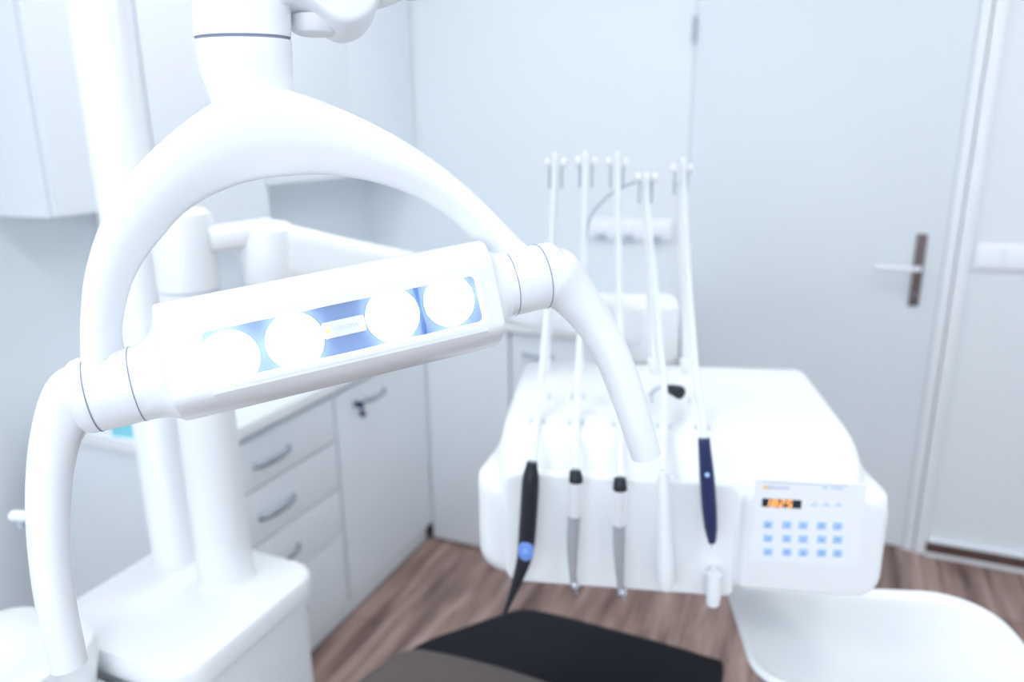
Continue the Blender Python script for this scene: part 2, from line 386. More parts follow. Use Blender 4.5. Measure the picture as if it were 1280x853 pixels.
# main body: rounded sections lofted front to back
def sec(y, xa, xb, za, zb, rt, rb, k=7):
    return [up(x, y, z) for x, z in rrect((xa+xb)/2, (za+zb)/2, (xb-xa)/2, (zb-za)/2, [rt, rt, rb, rb], k)]
def bell(y, xa, xb, wa, wb, za, zs, zb, rt, rb, k=7):
    """section: narrow top (xa..xb, zb), sloping shoulders to the wide lower part (wa..wb, below zs)"""
    o = []
    for sx, xt, xw in ((1, xb, wb), (-1, xa, wa)):
        q = []
        q += [(xt - sx*rt*(1-math.cos(R(a_))), zb - rt*(1-math.sin(R(a_)))) for a_ in (90, 72, 54, 36, 18)]
        for f in (.08, .3, .55, .8): q.append((xt+(xw-xt)*f**1.15, (zb-rt)+(zs-zb+rt)*f))
        q += [(xw-sx*.0012, zs-.001), (xw, zs-.012), (xw, zs-.03)]
        q += [(xw - sx*rb*(1-math.cos(R(a_))), za + rb*(1-math.sin(R(a_)))) for a_ in (0, 15, 30, 45, 60, 75, 90)]
        o += q if sx == 1 else q[::-1]
    return [up(x, y, z) for x, z in o]
b0 = new(); rows = []
for a in [(-.004,-.160,.312,-.184,.338,.910,1.020,1.030,.008,.03), (0,-.170,.322,-.197,.351,.895,1.030,1.044,.010,.036), (.008,-.174,.326,-.206,.3605,.886,1.036,1.056,.014,.042), (.02,-.177,.329,-.2085,.3635,.883,1.040,1.070,.018,.046),
          (.036,-.179,.331,-.2085,.3635,.883,1.042,1.084,.02,.046), (.052,-.180,.332,-.204,.357,.885,1.044,1.092,.02,.044), (.07,-.180,.332,-.194,.342,.892,1.046,1.098,.018,.04), (.09,-.181,.332,-.186,.336,.90,1.046,1.101,.016,.04), (.12,-.181,.332,-.182,.333,.92,1.05,1.102,.014,.036),
          (.16,-.182,.332,-.182,.332,.94,1.055,1.102,.014,.03), (.30,-.186,.332,-.186,.332,.985,1.06,1.102,.014,.025), (.38,-.188,.332,-.188,.332,1.0,1.06,1.102,.014,.025), (.396,-.186,.330,-.186,.330,1.004,1.058,1.100,.016,.024), (.403,-.178,.321,-.178,.321,1.012,1.055,1.092,.016,.02)]: rows.append(bell(*a))
loft(b0, rows); obj('housing', b0, 'plas', t, ang=45)
# front fascia for the instruments
UF = lambda x, y, q: up(x, -q, y)
bm = new(); plate(bm, rrect(-.0015, .968, .1645, .089, [.02,.02,.02,.012]), UF, -.02, .0075, .0055, 5); obj('instrument_fascia', bm, 'plas', t)
# control pod
bm = new(); plate(bm, rrect(.262, .9715, .0965, .0785, [.03,.02,.012,.036], 8), UF, -.02, .012, .012, 5); pod = obj('control_pod', bm, 'plas', t)
kx0, kz1 = upx(945, 599, -.012); kx1, kz0 = upx(1071, 709, -.012)
bm = new(); plate(bm, rrect((kx0+kx1)/2, (kz0+kz1)/2, (kx1-kx0)/2, (kz1-kz0)/2, .003), UF, .010, .0126, .0004, 1); pan = obj('keypad', bm, 'film', pod)
lx0, lz = upx(952, 602, -.0126); lx1, lz2 = upx(1060, 606, -.0126)
bm = new(); plate(bm, [(lx0, lz-.0012), (lx1, lz-.0012), (lx1, lz), (lx0, lz)], UF, .0124, .013); obj('keypad_line', bm, 'ink', pan)
def KT(cx, cz, q0=.0128): return lambda x, y, q: up(cx+x, -(q0+q), cz+y)
gx, gz = upx(957, 609.5, -.0126)
bm = new(); plate(bm, rrect(gx, gz, .0035, .003, .001), UF, .0124, .0130); obj('logo_mark', bm, 'gold', pan)
text('logo_text', 'DIPLOMAT', .0062, 'inkd', KT(gx+.0165, gz), pan)
mx_, mz = upx(1040, 610.5, -.0126)
for k in range(7):
    if k != 2:
        bm = new(); plate(bm, rrect(mx_-.011+k*.0038, mz, .0013, .0016, .0004), UF, .0124, .0129); obj('small_mark', bm, 'key', pan)
# display with 18:25
ax_, az = upx(953, 623, -.0126); bx_, bz = upx(1001, 636, -.0126)
bm = new(); plate(bm, rrect((ax_+bx_)/2, (az+bz)/2, (bx_-ax_)/2, (az-bz)/2, .0006), UF, .0124, .0134); dsp = obj('display', bm, 'disp', pan, label='black display reading 18:25 in amber')
def seg_digit(bm, cx, cz, w, h, on, q=.0136):
    th = .0012; sl = .12
    def bar(x0, z0, x1, z1):
        v = [(x0, z0), (x1, z0), (x1, z1), (x0, z1)]
        plate(bm, [(cx+x+(z)*sl, cz+z) for x, z in v], UF, .0132, q)
    S7 = dict(a=(-w/2, h/2-th, w/2, h/2), g=(-w/2, -th/2, w/2, th/2), d=(-w/2, -h/2, w/2, -h/2+th), f=(-w/2, 0, -w/2+th, h/2), b=(w/2-th, 0, w/2, h/2), e=(-w/2, -h/2, -w/2+th, 0), c=(w/2-th, -h/2, w/2, 0))
    for s in on: bar(*S7[s])
bm = new(); dz = (az+bz)/2; dw = (bx_-ax_)
for cx, on in ((.13, 'bc'), (.31, 'abcdefg'), (.51, 'abged'), (.70, 'afgcd')): seg_digit(bm, ax_+dw*cx, dz, .0066, .0105, on)
for dzz in (.0022, -.0022): plate(bm, rrect(ax_+dw*.41, dz+dzz, .0006, .0006, .0002), UF, .0132, .0136)
obj('display_digits', bm, 'seg', dsp)
for px in (1018, 1033, 1048):
    ix, iz = upx(px, 632, -.0126)
    bm = new(); plate(bm, rrect(ix, iz, .0045, .001, .0005), UF, .0124, .0129); plate(bm, rrect(ix, iz+.004, .0006, .002, .0003), UF, .0124, .0129); obj('indicator_mark', bm, 'key', pan)
# fifteen keys, each with a small symbol
def symbol(bm, kind, cx, cz):
    def b(x0, z0, x1, z1): plate(bm, [(cx+x0, cz+z0), (cx+x1, cz+z0), (cx+x1, cz+z1), (cx+x0, cz+z1)], UF, .0134, .0138)
    m = .001
    if kind == 0: b(-2*m, -3*m, 2*m, -1.6*m); b(-1.2*m, -1.6*m, 1.2*m, 2.6*m)
    elif kind == 1: b(-.6*m, -3*m, .6*m, 3*m); b(-2*m, 1*m, 2*m, 2*m)
    elif kind == 2: plate(bm, rrect(cx, cz, 1.6*m, 1.6*m, 1.5*m), UF, .0134, .0138)
    elif kind == 3: b(-2.4*m, -2.6*m, -1.2*m, 2.6*m); b(-1.2*m, 1.4*m, 2.4*m, 2.6*m); b(0, -1*m, 2.4*m, 0)
    elif kind == 4: b(-2.4*m, -1*m, 2.4*m, 0); b(1.2*m, 0, 2.4*m, 2.6*m)
    elif kind == 5: b(-3*m, -2.6*m, 2*m, -1.4*m); b(.8*m, -1.4*m, 2.4*m, 2.2*m)
    elif kind == 6: b(-3*m, .4*m, 3*m, 2.4*m); b(-2*m, -3*m, 2*m, -2*m)
ki = 0
kinds = [0,1,2,3,4, 5,1,4,2,3, 2,6,0,6,1]
for ry, yy in enumerate((656, 673, 690)):
    for cxp in (960, 983.5, 1004, 1027, 1047):
        kx, kz = upx(cxp, yy+(cxp-960)*.022, -.0126)
        bm = new(); plate(bm, rrect(kx, kz, .0060, .0057, .0012, 3), UF, .0124, .0134, .0004, 2); kk = obj('key', bm, 'key', pan)
        bm = new(); symbol(bm, kinds[ki], kx, kz); obj('key_symbol', bm, 'inkd', kk, smooth=False); ki += 1
# whip arms
tips = [(-.123, 1.484), (-.071, 1.486), (-.0185, 1.484), (.0305, 1.459), (.089, 1.474)]
bases = [-.140, -.078, -.002, .060, .118]
YT = .34
for i, ((tx, tz), bx) in enumerate(zip(tips, bases)):
    thick = .0062 if i < 3 else .0085
    b_ = up(bx, YT, 1.095); top = up(tx, YT, tz-.03 if i != 3 else tz-.045)
    bm = new(); tube(bm, [b_, b_.lerp(top, .5), top], [thick, thick*.95, thick*.8], 14, roundend=.003); wh = obj('whip_arm', bm, 'plas', t)
    bm = new(); lathe(bm, up(bx, YT, 1.094), (0,0,1), [(0,.014), (.006,.014), (.010,.010), (.03,.0095)], 20); obj('whip_socket', bm, 'plas', wh)
    if i >= 3:
        q = b_.lerp(top, .04+.02); bm = new(); lathe(bm, q, (top-b_), [(0,.0125), (.014,.0125), (.017,.009)], 20); obj('whip_collar', bm, 'plas', wh)
    # fork with guide wheels
    bm = new()
    for s in (-1, 1): box2(bm, (tx+s*.0105-.0018, YT-.006, tz-.052), (tx+s*.0105+.0018, YT+.006, tz-.012), .001, UW)
    obj('fork', bm, 'grey', wh)
    bm = new()
    for s in (-1, 1): lathe(bm, up(tx+s*.0145, YT, tz-.010), XP*s, [(-.004,.0085), (.003,.0085), (.0045,.006)], 20)
    obj('guide_wheel', bm, 'plas', wh)
# thin loose hose arching from the fourth whip
pts = [upx(804, 226, .36), upx(790, 229, .37), upx(768, 239, .39), upx(749, 256, .40), upx(737, 274, .41), upx(733, 300, .415)]
P = [up(x, .36+.01*i, z) for i, (x, z) in enumerate(pts)] + [up(pts[-1][0]-.003, .42, 1.3), up(pts[-1][0]-.004, .415, 1.15), up(pts[-1][0]-.004, .39, 1.07)]
bm = new(); tube(bm, crom(P, 5), [.0022]*41, 8); obj('air_hose', bm, 'grey', t)
bm = new(); lathe(bm, up(.031, YT, 1.434), (0,0,1), [(0,.006), (.004,.0095), (.018,.0095), (.024,.006)], 20); obj('whip_knob', bm, 'plas', t)
# clips on top of the housing that guide each hose
def clip(x, y, z):
    bm = new()
    for s in (-1, 1): box2(bm, (x+s*.0095-.0015, y-.006, z-.008), (x+s*.0095+.0015, y+.006, z+.006), .001, UW)
    obj('hose_clip', bm, 'seaml', t)
for x in (-.128, -.069, -.003, .062, .118): clip(x, .085, 1.098)
for x in (-.129, -.072, -.004, .058, .117): clip(x, .19, 1.104)
# black joystick knob on top
kl = upx(836, 486, .15); kr = upx(850, 491, .128)
a_ = up(kl[0], .15, kl[1]); b_ = up(kr[0], .128, kr[1])
bm = new(); tube(bm, crom([up(.045, .22, 1.10), up(.058, .20, 1.122), a_], 5), [.0035]*11, 10); stalk = obj('brake_lever', bm, 'seaml', t)
bm = new(); tube(bm, [a_, a_.lerp(b_, .35), b_], [.0065, .0085, .0105], 20, roundend=.004); obj('lever_grip', bm, 'black', t, label='black lever grip on top of the unit')
# mounting block behind
bm = new(); box2(bm, (.0, .39, 1.035), (.105, .50, 1.062), .006, UW); obj('mounting_block', bm, 'plas2', t)

# holders in front for the two right-hand instruments
for (x, z0, z1, r) in ((.133, .878, .93, .0105),):
    bm = new(); lathe(bm, up(x, -.028, z0), (0,0,1), [(0,.006), (.003,.009), (.02,r), (z1-z0,r*.95)], 24); obj('instrument_holder', bm, 'plas2', t)
    bm = new(); box2(bm, (x-.004, -.02, z0+.02), (x+.004, -.008, z1), .001, UW); obj('holder_bracket', bm, 'plas2', t)

# ---- instruments, each with its own hose
def hose_path(tx, tz, topx, topy, topz, mid):
    return crom([up(tx, YT-.009, tz-.035), up(tx, YT-.006, tz-.006), up(tx, YT-.016, tz+.002), up(tx+(mid-tx)*.12, YT-.03, tz-.05), up(tx+(mid-tx)*.6, .24, 1.27), up(mid, .13, 1.145), up(topx+(mid-topx)*.3, .02, topz+.02), up(topx, topy, topz)], 6)
def inst(name, label, cat, px0, py0, yy=-.032, group=None):
    x, z = upx(px0, py0, yy); return empty(name, up(x, yy, z), TH, label, cat, group), x, z
# 1: black curing light / scaler with blue button
yy = -.034
def pt(px, py, y=yy):
    x, z = upx(px, py, y); return up(x, y, z)
k, x, z = inst('scaler_handpiece', 'black scaler handpiece with round blue button, leftmost hanging instrument', 'dental instrument', 627, 778)
Pc = [pt(665,578), pt(664,590), pt(663,606), pt(661,640), pt(658,680), pt(655,700), pt(648,722), pt(640,744), pt(633,762), pt(627,777)]
bm = new(); tube(bm, crom(Pc, 3), [r*.00108 for r in [7,7.4,8.2,9.3,10.3,11,11.4,11.5,11.5,11.6,11.6,11.5,11.4,11,10.5,9.8,9,8.2,7.3,6.5,5.6,4.8,4,3.4,2.8,2.3,1.7,1.0]], 20); obj('grip', bm, 'black', k)
bpx, bpz = upx(657, 690, yy-.012)
bm = new(); loft(bm, [[up(bpx + .0112*a*math.cos(2*PI*q/24), yy-h, bpz + .0155*a*math.sin(2*PI*q/24)) for q in range(24)] for a, h in ((1,.004), (1,.0115), (.9,.0128), (.5,.0135), (.05,.0137))]); bb = obj('button', bm, 'blueb', k, label='round blue button')
bm = new(); add_box(bm, (bpx, yy-.0137, bpz), (.008,.0006,.0012), 0, UW); add_box(bm, (bpx, yy-.0137, bpz+.004), (.005,.0006,.0012), 0, UW); obj('button_mark', bm, 'key', bb)
tx, tz = tips[0]; x0_, z0_ = upx(665, 578, yy); bm = new(); tube(bm, hose_path(tx, tz, x0_, yy, z0_, -.128), [.0052]*43, 12); obj('hose', bm, 'hose', k)
# 2, 3: turbines
def turbine(label, c0, c1, s1, n1, n2, hd, i, mid):
    k, x, z = inst('turbine_handpiece', label, 'dental instrument', *hd, group=None)
    bm = new(); tube(bm, [pt(c0[0], c0[1]-2), pt(*c0), pt(c1[0], c1[1]-4), pt(*c1)], [.0062,.0082,.0097,.0098], 22); obj('collar', bm, 'black', k, label='black rubber collar')
    bm = new(); tube(bm, [pt(*c1), pt((c1[0]+s1[0])/2, (c1[1]+s1[1])/2), pt(*s1)], [.0093,.0092,.0088], 24); obj('sleeve', bm, 'chrome', k)
    bm = new(); tube(bm, [pt(*s1), pt(s1[0], s1[1]+1.5)], [.0091,.0091], 24); obj('joint_ring', bm, 'seam', k)
    bm = new(); tube(bm, crom([pt(s1[0], s1[1]+1.5), pt(*n1), pt(*n2), pt(hd[0]-2, hd[1]-16)], 5), [.0087,.0089,.009,.0089,.0087,.0085,.0082,.0078,.0074,.007,.0066,.0062,.0058,.0055,.0052,.005], 22); obj('shank', bm, 'steel', k)
    hp = pt(*hd); hp = pt(hd[0], hd[1]-11)
    axis = (YP*-.75 + Vector((0,0,-.6)) + XP*.25).normalized()
    bm = new(); lathe(bm, hp-axis*.007, axis, [(0,.004), (.001,.0062), (.011,.0064), (.013,.005), (.014,.002)], 22); hdm = obj('head', bm, 'steel', k)
    bm = new(); lathe(bm, hp+axis*.006, axis, [(0,.0018), (.008,.0015), (.009,.0004)], 10); obj('bur', bm, 'seam', hdm)
    tx, tz = tips[i]; xx, zz = upx(c0[0], c0[1]-2, yy); bm = new(); tube(bm, hose_path(tx, tz, xx, yy, zz, mid), [.0052]*43, 12); obj('hose', bm, 'hose', k)
turbine('silver turbine handpiece with black collar, second from left', (719,590), (720,602), (718,645), (716,680), (716,708), (719,742), 1, -.070)
turbine('silver turbine handpiece with black collar, third hanging instrument, beside empty white holder', (775,599), (775,612), (774,656), (774,690), (775,715), (778,751), 2, -.003)
# 4: white syringe
k, x, z = inst('air_syringe', 'white air-water syringe in the fourth holder, below the lamp handle tip', 'dental instrument', 832, 737)
bm = new(); tube(bm, [pt(828,590), pt(829,600), pt(831,660), pt(832,700), pt(832,727), pt(832,736)], [.006,.0085,.0095,.0125,.0125,.009], 24); obj('grip', bm, 'plas2', k)
bm = new(); tx, tz = tips[3]; xx, zz = upx(828, 590, yy); tube(bm, hose_path(tx, tz-.01, xx, yy, zz, .063), [.0048]*43, 12); obj('hose', bm, 'hose', k)
# 5: navy pen
k, x, z = inst('polymerisation_pen', 'dark navy pen-shaped handpiece, rightmost, beside the keypad', 'dental instrument', 890, 684)
bm = new(); tube(bm, [pt(880,549), pt(880.5,558), pt(882,575), pt(884,600), pt(886.5,635), pt(888.5,660), pt(890,678)], [.0078,.0082,.0090,.0100,.0102,.0088,.0052], 22, roundend=.0015); obj('grip', bm, 'navy', k)
xx, zz = upx(884, 594, yy-.010); bm = new(); lathe(bm, up(xx, yy-.0085, zz), -YP, [(0,.0032), (.003,.003), (.004,.0015)], 14); obj('button', bm, 'key', k)
bm = new(); tube(bm, [pt(890,678), pt(890,684)], [.0036,.0026], 12, roundend=.001); obj('tip', bm, 'chrome', k)
bm = new(); tx, tz = tips[4]; xx, zz = upx(880, 550, yy); tube(bm, hose_path(tx+.002, tz, xx, yy, zz, .113), [.0050]*43, 12); obj('hose', bm, 'hose', k)

# ---- support arm from the pole to the unit
t = empty('support_arm', (-.78, .94, 1.32), 0, 'long white horizontal arm carrying the instrument unit, passing behind the lamp', 'support arm')
A0 = Vector((-.800, .928, 1.352)); A1 = up(.055, .545, 1.135); dA = (A1-A0); up_ = Vector((0,0,1))
side = dA.cross(up_).normalized(); upa = side.cross(dA).normalized()
bm = new()
secs = []
for f_, hh, hw in [(-.06,.016,.016), (-.045,.03,.028), (-.02,.040,.036), (.03,.043,.038), (.12,.042,.036), (.9,.047,.04), (.97,.049,.042), (1.0,.042,.038), (1.01,.03,.03)]:
    c = A0 + dA*f_; secs.append([c + side*x + upa*y for x, y in rrect(0, 0, hw, hh, min(hh, hw)*.62, 6)])
loft(bm, secs); obj('arm_beam', bm, 'plas', t)
bm = new(); lathe(bm, A0+Vector((-.01,-.005,-.055)), (0,0,1), [(0,.034), (.006,.043), (.012,.045), (.070,.047), (.088,.043), (.098,.030), (.101,.01)], 32); obj('elbow_drum', bm, 'plas', t)
bm = new(); box2(bm, (-.0575, .485, 1.072), (.113, .60, 1.198), .018, UW); obj('end_housing', bm, 'plas', t)
bm = new(); lathe(bm, up(.055, .53, 1.03), (0,0,1), [(0,.03), (.004,.034), (.05,.034)], 28); obj('pivot', bm, 'plas2', t)
lk0 = P2 + Vector((.03, .02, 1.375)); bm = new(); tube(bm, [lk0, lk0.lerp(A0+Vector((0,0,.03)), .5), A0+Vector((-.01,0,.03))], [(.020,.026)]*3, 20, ref=Vector((0,0,1)), ex=3); obj('link', bm, 'plas', t)

# ---- tray
TT = empty('instrument_tray', up(.38, .03, .79), TH+R(2.5), 'large empty white tray with rounded corners below the keypad', 'tray')
TWm = wm(TT)
TI = TWm.inverted()
cl = TI @ at(915, 735, 2, .8); cr = TI @ at(1200, 737, 2, .8); rr_ = TI @ at(1280, 812, 2, .8); fl = TI @ at(935, 853, 2, .8)
tx0 = (cl.x+fl.x)/2; ty1 = (cl.y+cr.y)/2+.004; tx1 = rr_.x+.008; ty0 = (TI @ at(1000, 862, 2, .8)).y
def TRr(inset, r): return rrect((tx0+tx1)/2, (ty0+ty1)/2, (tx1-tx0)/2-inset, (ty1-ty0)/2-inset, [r+.03, max(r-.02,.01), r, r], 8)
bm = new(); secs = []
for z, ins, r in [(-.006,.012,.05), (0,.004,.055), (.006,0,.06), (.010,.001,.06), (.0125,.005,.058), (.0115,.010,.055), (.006,.016,.05), (.0035,.024,.045)]:
    secs.append([TWm @ Vector((x, y, z)) for x, y in TRr(ins, r)])
loft(bm, secs); obj('tray_dish', bm, 'plas', TT)
bm = new(); tube(bm, crom([TWm @ Vector((-.10, .05, -.012)), TWm @ Vector((-.12, .09, -.02)), up(.20, .16, .80), up(.2, .2, .86), up(.2, .2, .965)], 6), [.012]*25, 16); obj('tray_arm', bm, 'plas2', TT)

# ================================================================== PATIENT CHAIR
t = empty('patient_chair', (-.38, .95, 0), 0, 'dark leatherette patient chair with taupe cushion at bottom centre', 'dental chair')
ZS = .56
def cushion(outpx, z, th, name, m, zt=0, label=None):
    pts = [at(x, y, 2, z) for x, y in outpx]; cx = sum(p.x for p in pts)/len(pts); cy = sum(p.y for p in pts)/len(pts)
    n = len(pts); Pn = []
    for i in range(n):
        a, b, c, dd = pts[i-1], pts[i], pts[(i+1) % n], pts[(i+2) % n]
        for k in range(4):
            q = k/4; Pn.append(.5*((2*b)+(c-a)*q+(2*a-5*b+4*c-dd)*q*q+(3*b-a-3*c+dd)*q**3))
    secs = []
    for dz, e in [(-th, .012), (-th+.012, .002), (-.02, 0), (-.009, .001), (-.0025, .005), (0, .011)]:
        row = []
        for i in range(len(Pn)):
            a, b, c = Pn[i-1], Pn[i], Pn[(i+1) % len(Pn)]; tt = (c-a).normalized(); nn = Vector((-tt.y, tt.x, 0))
            if nn.dot(Vector((cx-b.x, cy-b.y, 0))) < 0: nn = -nn
            row.append(Vector((b.x, b.y, z+dz)) + nn*e)
        secs.append(row)
    bm = new(); loft(bm, secs); obj(name, bm, m, t, label=label, ang=50)
cushion([(509,812), (535,797), (575,783), (615,769), (650,759), (690,764), (760,782), (830,801), (895,821), (905,828), (902,850), (888,905), (800,935), (640,925), (520,890), (495,835)], ZS, .06, 'seat_cushion', 'blk', label='black leatherette cushion')
cushion([(400,905), (425,868), (455,842), (485,822), (512,809), (545,812), (600,824), (650,838), (700,856), (735,880), (720,925), (640,990), (500,1000), (430,960)], ZS+.03, .028, 'head_cushion', 'taupe', label='taupe leatherette cushion')
bm = new(); lathe(bm, (-.42, .93, 0), (0,0,1), [(0,.19), (.03,.19), (.045,.16), (.06,.07), (.44,.06), (.47,.1), (.495,.12)], 36); obj('pedestal', bm, 'plas2', t)

# ================================================================== DENTAL LAMP
LD = .60
psi = R(17); rho = R(13.6)
LO = EYE + ray(427, 411).normalized()*LD
BK = -F
LU = (CR*(math.cos(rho)*math.cos(psi)) + CU*(math.sin(rho)*math.cos(psi)) - BK*math.sin(psi)).normalized()
tmp = BK; LV = (tmp.cross(LU)).normalized(); LW = LU.cross(LV).normalized()
# tip the face down a little
tl = R(6); LV, LW = (LV*math.cos(tl)+LW*math.sin(tl)), (LW*math.cos(tl)-LV*math.sin(tl))
def lw(u, v, w): return LO + LU*u + LV*v + LW*w
def lp(px, py, w=0.0):
    p = hit(px, py, LO+LW*w, LW) - LO; return p.dot(LU), p.dot(LV)
def lpt(px, py, w=0.0):
    u, v = lp(px, py, w); return lw(u, v, w)
LM = Matrix((LU, LV, LW)).transposed()
t = lamp = empty('dental_lamp', LO, 0, 'white arched dental operating lamp with four lit round LEDs', 'lamp', rot=LM.to_euler())
# window corners
wa = lp(248, 420); wb = lp(597, 336); wc = lp(605, 400); wd = lp(265, 487)
wu0 = (wa[0]+wd[0])/2; wu1 = (wb[0]+wc[0])/2; wv0 = (wd[1]+wc[1])/2; wv1 = (wa[1]+wb[1])/2
hu0 = lp(207, 467)[0]; hu1 = lp(622, 360)[0]
ht0 = (lp(230, 375)[1] + lp(590, 297)[1])/2; hb0 = (lp(235, 540)[1] + lp(630, 433)[1])/2
print('lamp window', wu0, wu1, wv0, wv1, 'housing', hu0, hu1, ht0, hb0, 'corner v', wa, wb, wc, wd)
vm = (wv0+wv1)/2
def hsec(u, top, bot, w0, fl=1.0):
    """housing section at u: flat front with chamfered, rounded lower and upper faces"""
    f1 = wv1+.007; f0 = wv0-.007
    k = fl
    pts = [(f1*k, w0), (f1*k+(top-f1*k)*.45, w0-.0035), (f1*k+(top-f1*k)*.85, w0-.012), (top, w0-.024), (top-.001, w0-.045), (top-.010, w0-.066), (vm+.02, w0-.078), (vm-.02, w0-.078),
           (bot+.012, w0-.066), (bot+.003, w0-.050), (bot, w0-.043), (bot+.0008, w0-.039), (bot+(f0*k-bot)*.35, w0-.020), (bot+(f0*k-bot)*.72, w0-.0065), (f0*k, w0-.0008), (f0*k+.006, w0)]
    return pts
def circ(cv, cw, r, n=16):
    return None
def usec(u, pts): return [lw(u, v, w) for v, w in pts]
def resample(pts, n=64):
    P = [Vector(p) for p in pts]; P.append(P[0]); L = [0]
    for a, b in zip(P, P[1:]): L.append(L[-1]+(b-a).length)
    out = []; j = 0
    for i in range(n):
        s = L[-1]*i/n
        while L[j+1] < s: j += 1
        out.append(P[j].lerp(P[j+1], (s-L[j])/(L[j+1]-L[j])))
    return out
JW = -.036
jvL = lp(120, 492, JW)[1]; jvR = lp(680, 345, JW)[1]
JR = .0295
# housing as frame: outer loft + front opening (window recess)
H0 = hsec(0, ht0, hb0, 0)
bm = new(); secs = []
f1 = wv1; f0 = wv0
mid_profile = [(f1, 0)] + [(wv1+.007, 0)] + H0[1:-1] + [(f0, 0)]
ROW = lambda u: [lw(u, v, w) for v, w in mid_profile]
us = [wu0, wu0+.03, (wu0+wu1)/2, wu1-.03, wu1]
loft(bm, [ROW(u) for u in us], closed=False, cap=False)
def full(pts): return [lw(0,0,0)]
# end blocks: closed profile, blended towards the round joints
closed = resample(H0, 72)
def ring_at(cv, cw, r, ref):
    out = []
    cen = Vector((sum(p.x for p in ref)/len(ref), sum(p.y for p in ref)/len(ref)))
    for p in ref:
        d_ = (p-cen); a = math.atan2(d_.y, d_.x); out.append(Vector((cv+r*math.cos(a), cw+r*math.sin(a))))
    return out
def blend(u, f, cv, r=JR, sc=1.0):
    rg = ring_at(cv, JW, r, closed)
    return [lw(u, *( (p*(1-f)+q*f) )) for p, q in zip(closed, rg)]
for sgn, u0, u1, cv, prof in ((-1, wu0, hu0, jvL, [(0,0), (.5,0), (.97,0), (1.0,.03), (1.015,.10), (1.06,.26), (1.16,.50), (1.32,.74), (1.5,.90), (1.75,1.0)]),
                              (1, wu1, hu1, jvR, [(0,0), (.5,0), (.96,0), (1.0,.03), (1.03,.12), (1.12,.34), (1.3,.62), (1.6,.88), (2.0,1.0)])):
    dl = u1-u0
    loft(bm, [blend(u0+dl*a, f, cv) for a, f in prof])
obj('head_housing', bm, 'lamp', t, ang=40)
# window surround bevel (recess walls) and blue panel
q = .006
bm = new()
outer = rrect((wu0+wu1)/2, vm, (wu1-wu0)/2+.0006, (wv1-wv0)/2+.0006, .0055, 6); inner = rrect((wu0+wu1)/2, vm, (wu1-wu0)/2-.0014, (wv1-wv0)/2-.0014, .0046, 6)
flat = [(wu0-.001, wv0-.001), (wu1+.001, wv0-.001), (wu1+.001, wv1+.001), (wu0-.001, wv1+.001)]
rowsF = [[lw(x, y, .0006) for x, y in rrect((wu0+wu1)/2, vm, (wu1-wu0)/2+.004, (wv1-wv0)/2+.004, .008, 6)], [lw(x, y, .0008) for x, y in outer], [lw(x, y, -.001) for x, y in inner], [lw(x, y, -q) for x, y in inner]]
loft(bm, rowsF, cap=False); obj('window_rim', bm, 'lamp', t)
bm = new(); plate(bm, rrect((wu0+wu1)/2, vm, (wu1-wu0)/2-.0005, (wv1-wv0)/2-.0005, .004, 6), lambda x, y, w: lw(x, y, w), -.02, -.0052); pn = obj('light_panel', bm, 'panelblue', t, label='glossy blue light panel')
dU = lp(525, 385)[0]; dU2 = lp(330, 437)[0]
for du in (dU,):
    bm = new(); plate(bm, [(du-.0022, wv0+.001), (du+.0022, wv0+.001), (du+.0022, wv1-.001), (du-.0022, wv1-.001)], lambda x, y, w: lw(x, y, w), -.006, -.0036, .0008, 2); obj('panel_divider', bm, 'paneldark', pn)
for (px, py, rp) in ((287,449,37), (369,426.5,36.5), (492,394.5,34.5), (563,376,33)):
    cu_, cv_ = lp(px, py); rad = rp*.6/FPX*1.0
    sc_ = (lw(cu_, cv_, 0)-EYE).dot(F)/.6; rad = rp*.965*.6/FPX*sc_
    bm = new(); loft(bm, [[lw(cu_+(rad+.0007)*math.cos(2*PI*k/48), cv_+(rad+.0007)*math.sin(2*PI*k/48), w) for k in range(48)] for w in (-.0055, -.0044)]); rg = obj('led_bezel', bm, 'key', pn)
    bm = new(); loft(bm, [[lw(cu_+rad*a*math.cos(2*PI*k/48), cv_+rad*a*math.sin(2*PI*k/48), w) for k in range(48)] for a, w in ((1,-.0048), (1,-.0028), (.95,-.0012), (.8,.0002), (.5,.0012), (.03,.0016))]); obj('led_lens', bm, 'led', pn, label='glowing round LED lens')
# badge
ba = lp(431, 409); ang = 0
bm = new(); plate(bm, rrect(ba[0], ba[1], .0165, .0066, .0016, 5), lambda x, y, w: lw(x, y, w), -.006, -.0034, .0005, 2); bd = obj('badge', bm, 'badge', pn, label='small silver name badge')
text('badge_text', 'DIPLOMAT', .0050, 'seaml', lambda x, y, q: lw(ba[0]+.0025+x*.95, ba[1]+y, -.0034+q), bd)
bm = new(); plate(bm, rrect(ba[0]-.0135, ba[1]-.0005, .0016, .0016, .0004), lambda x, y, w: lw(x, y, w), -.0036, -.0031); obj('badge_mark', bm, 'gold', bd)
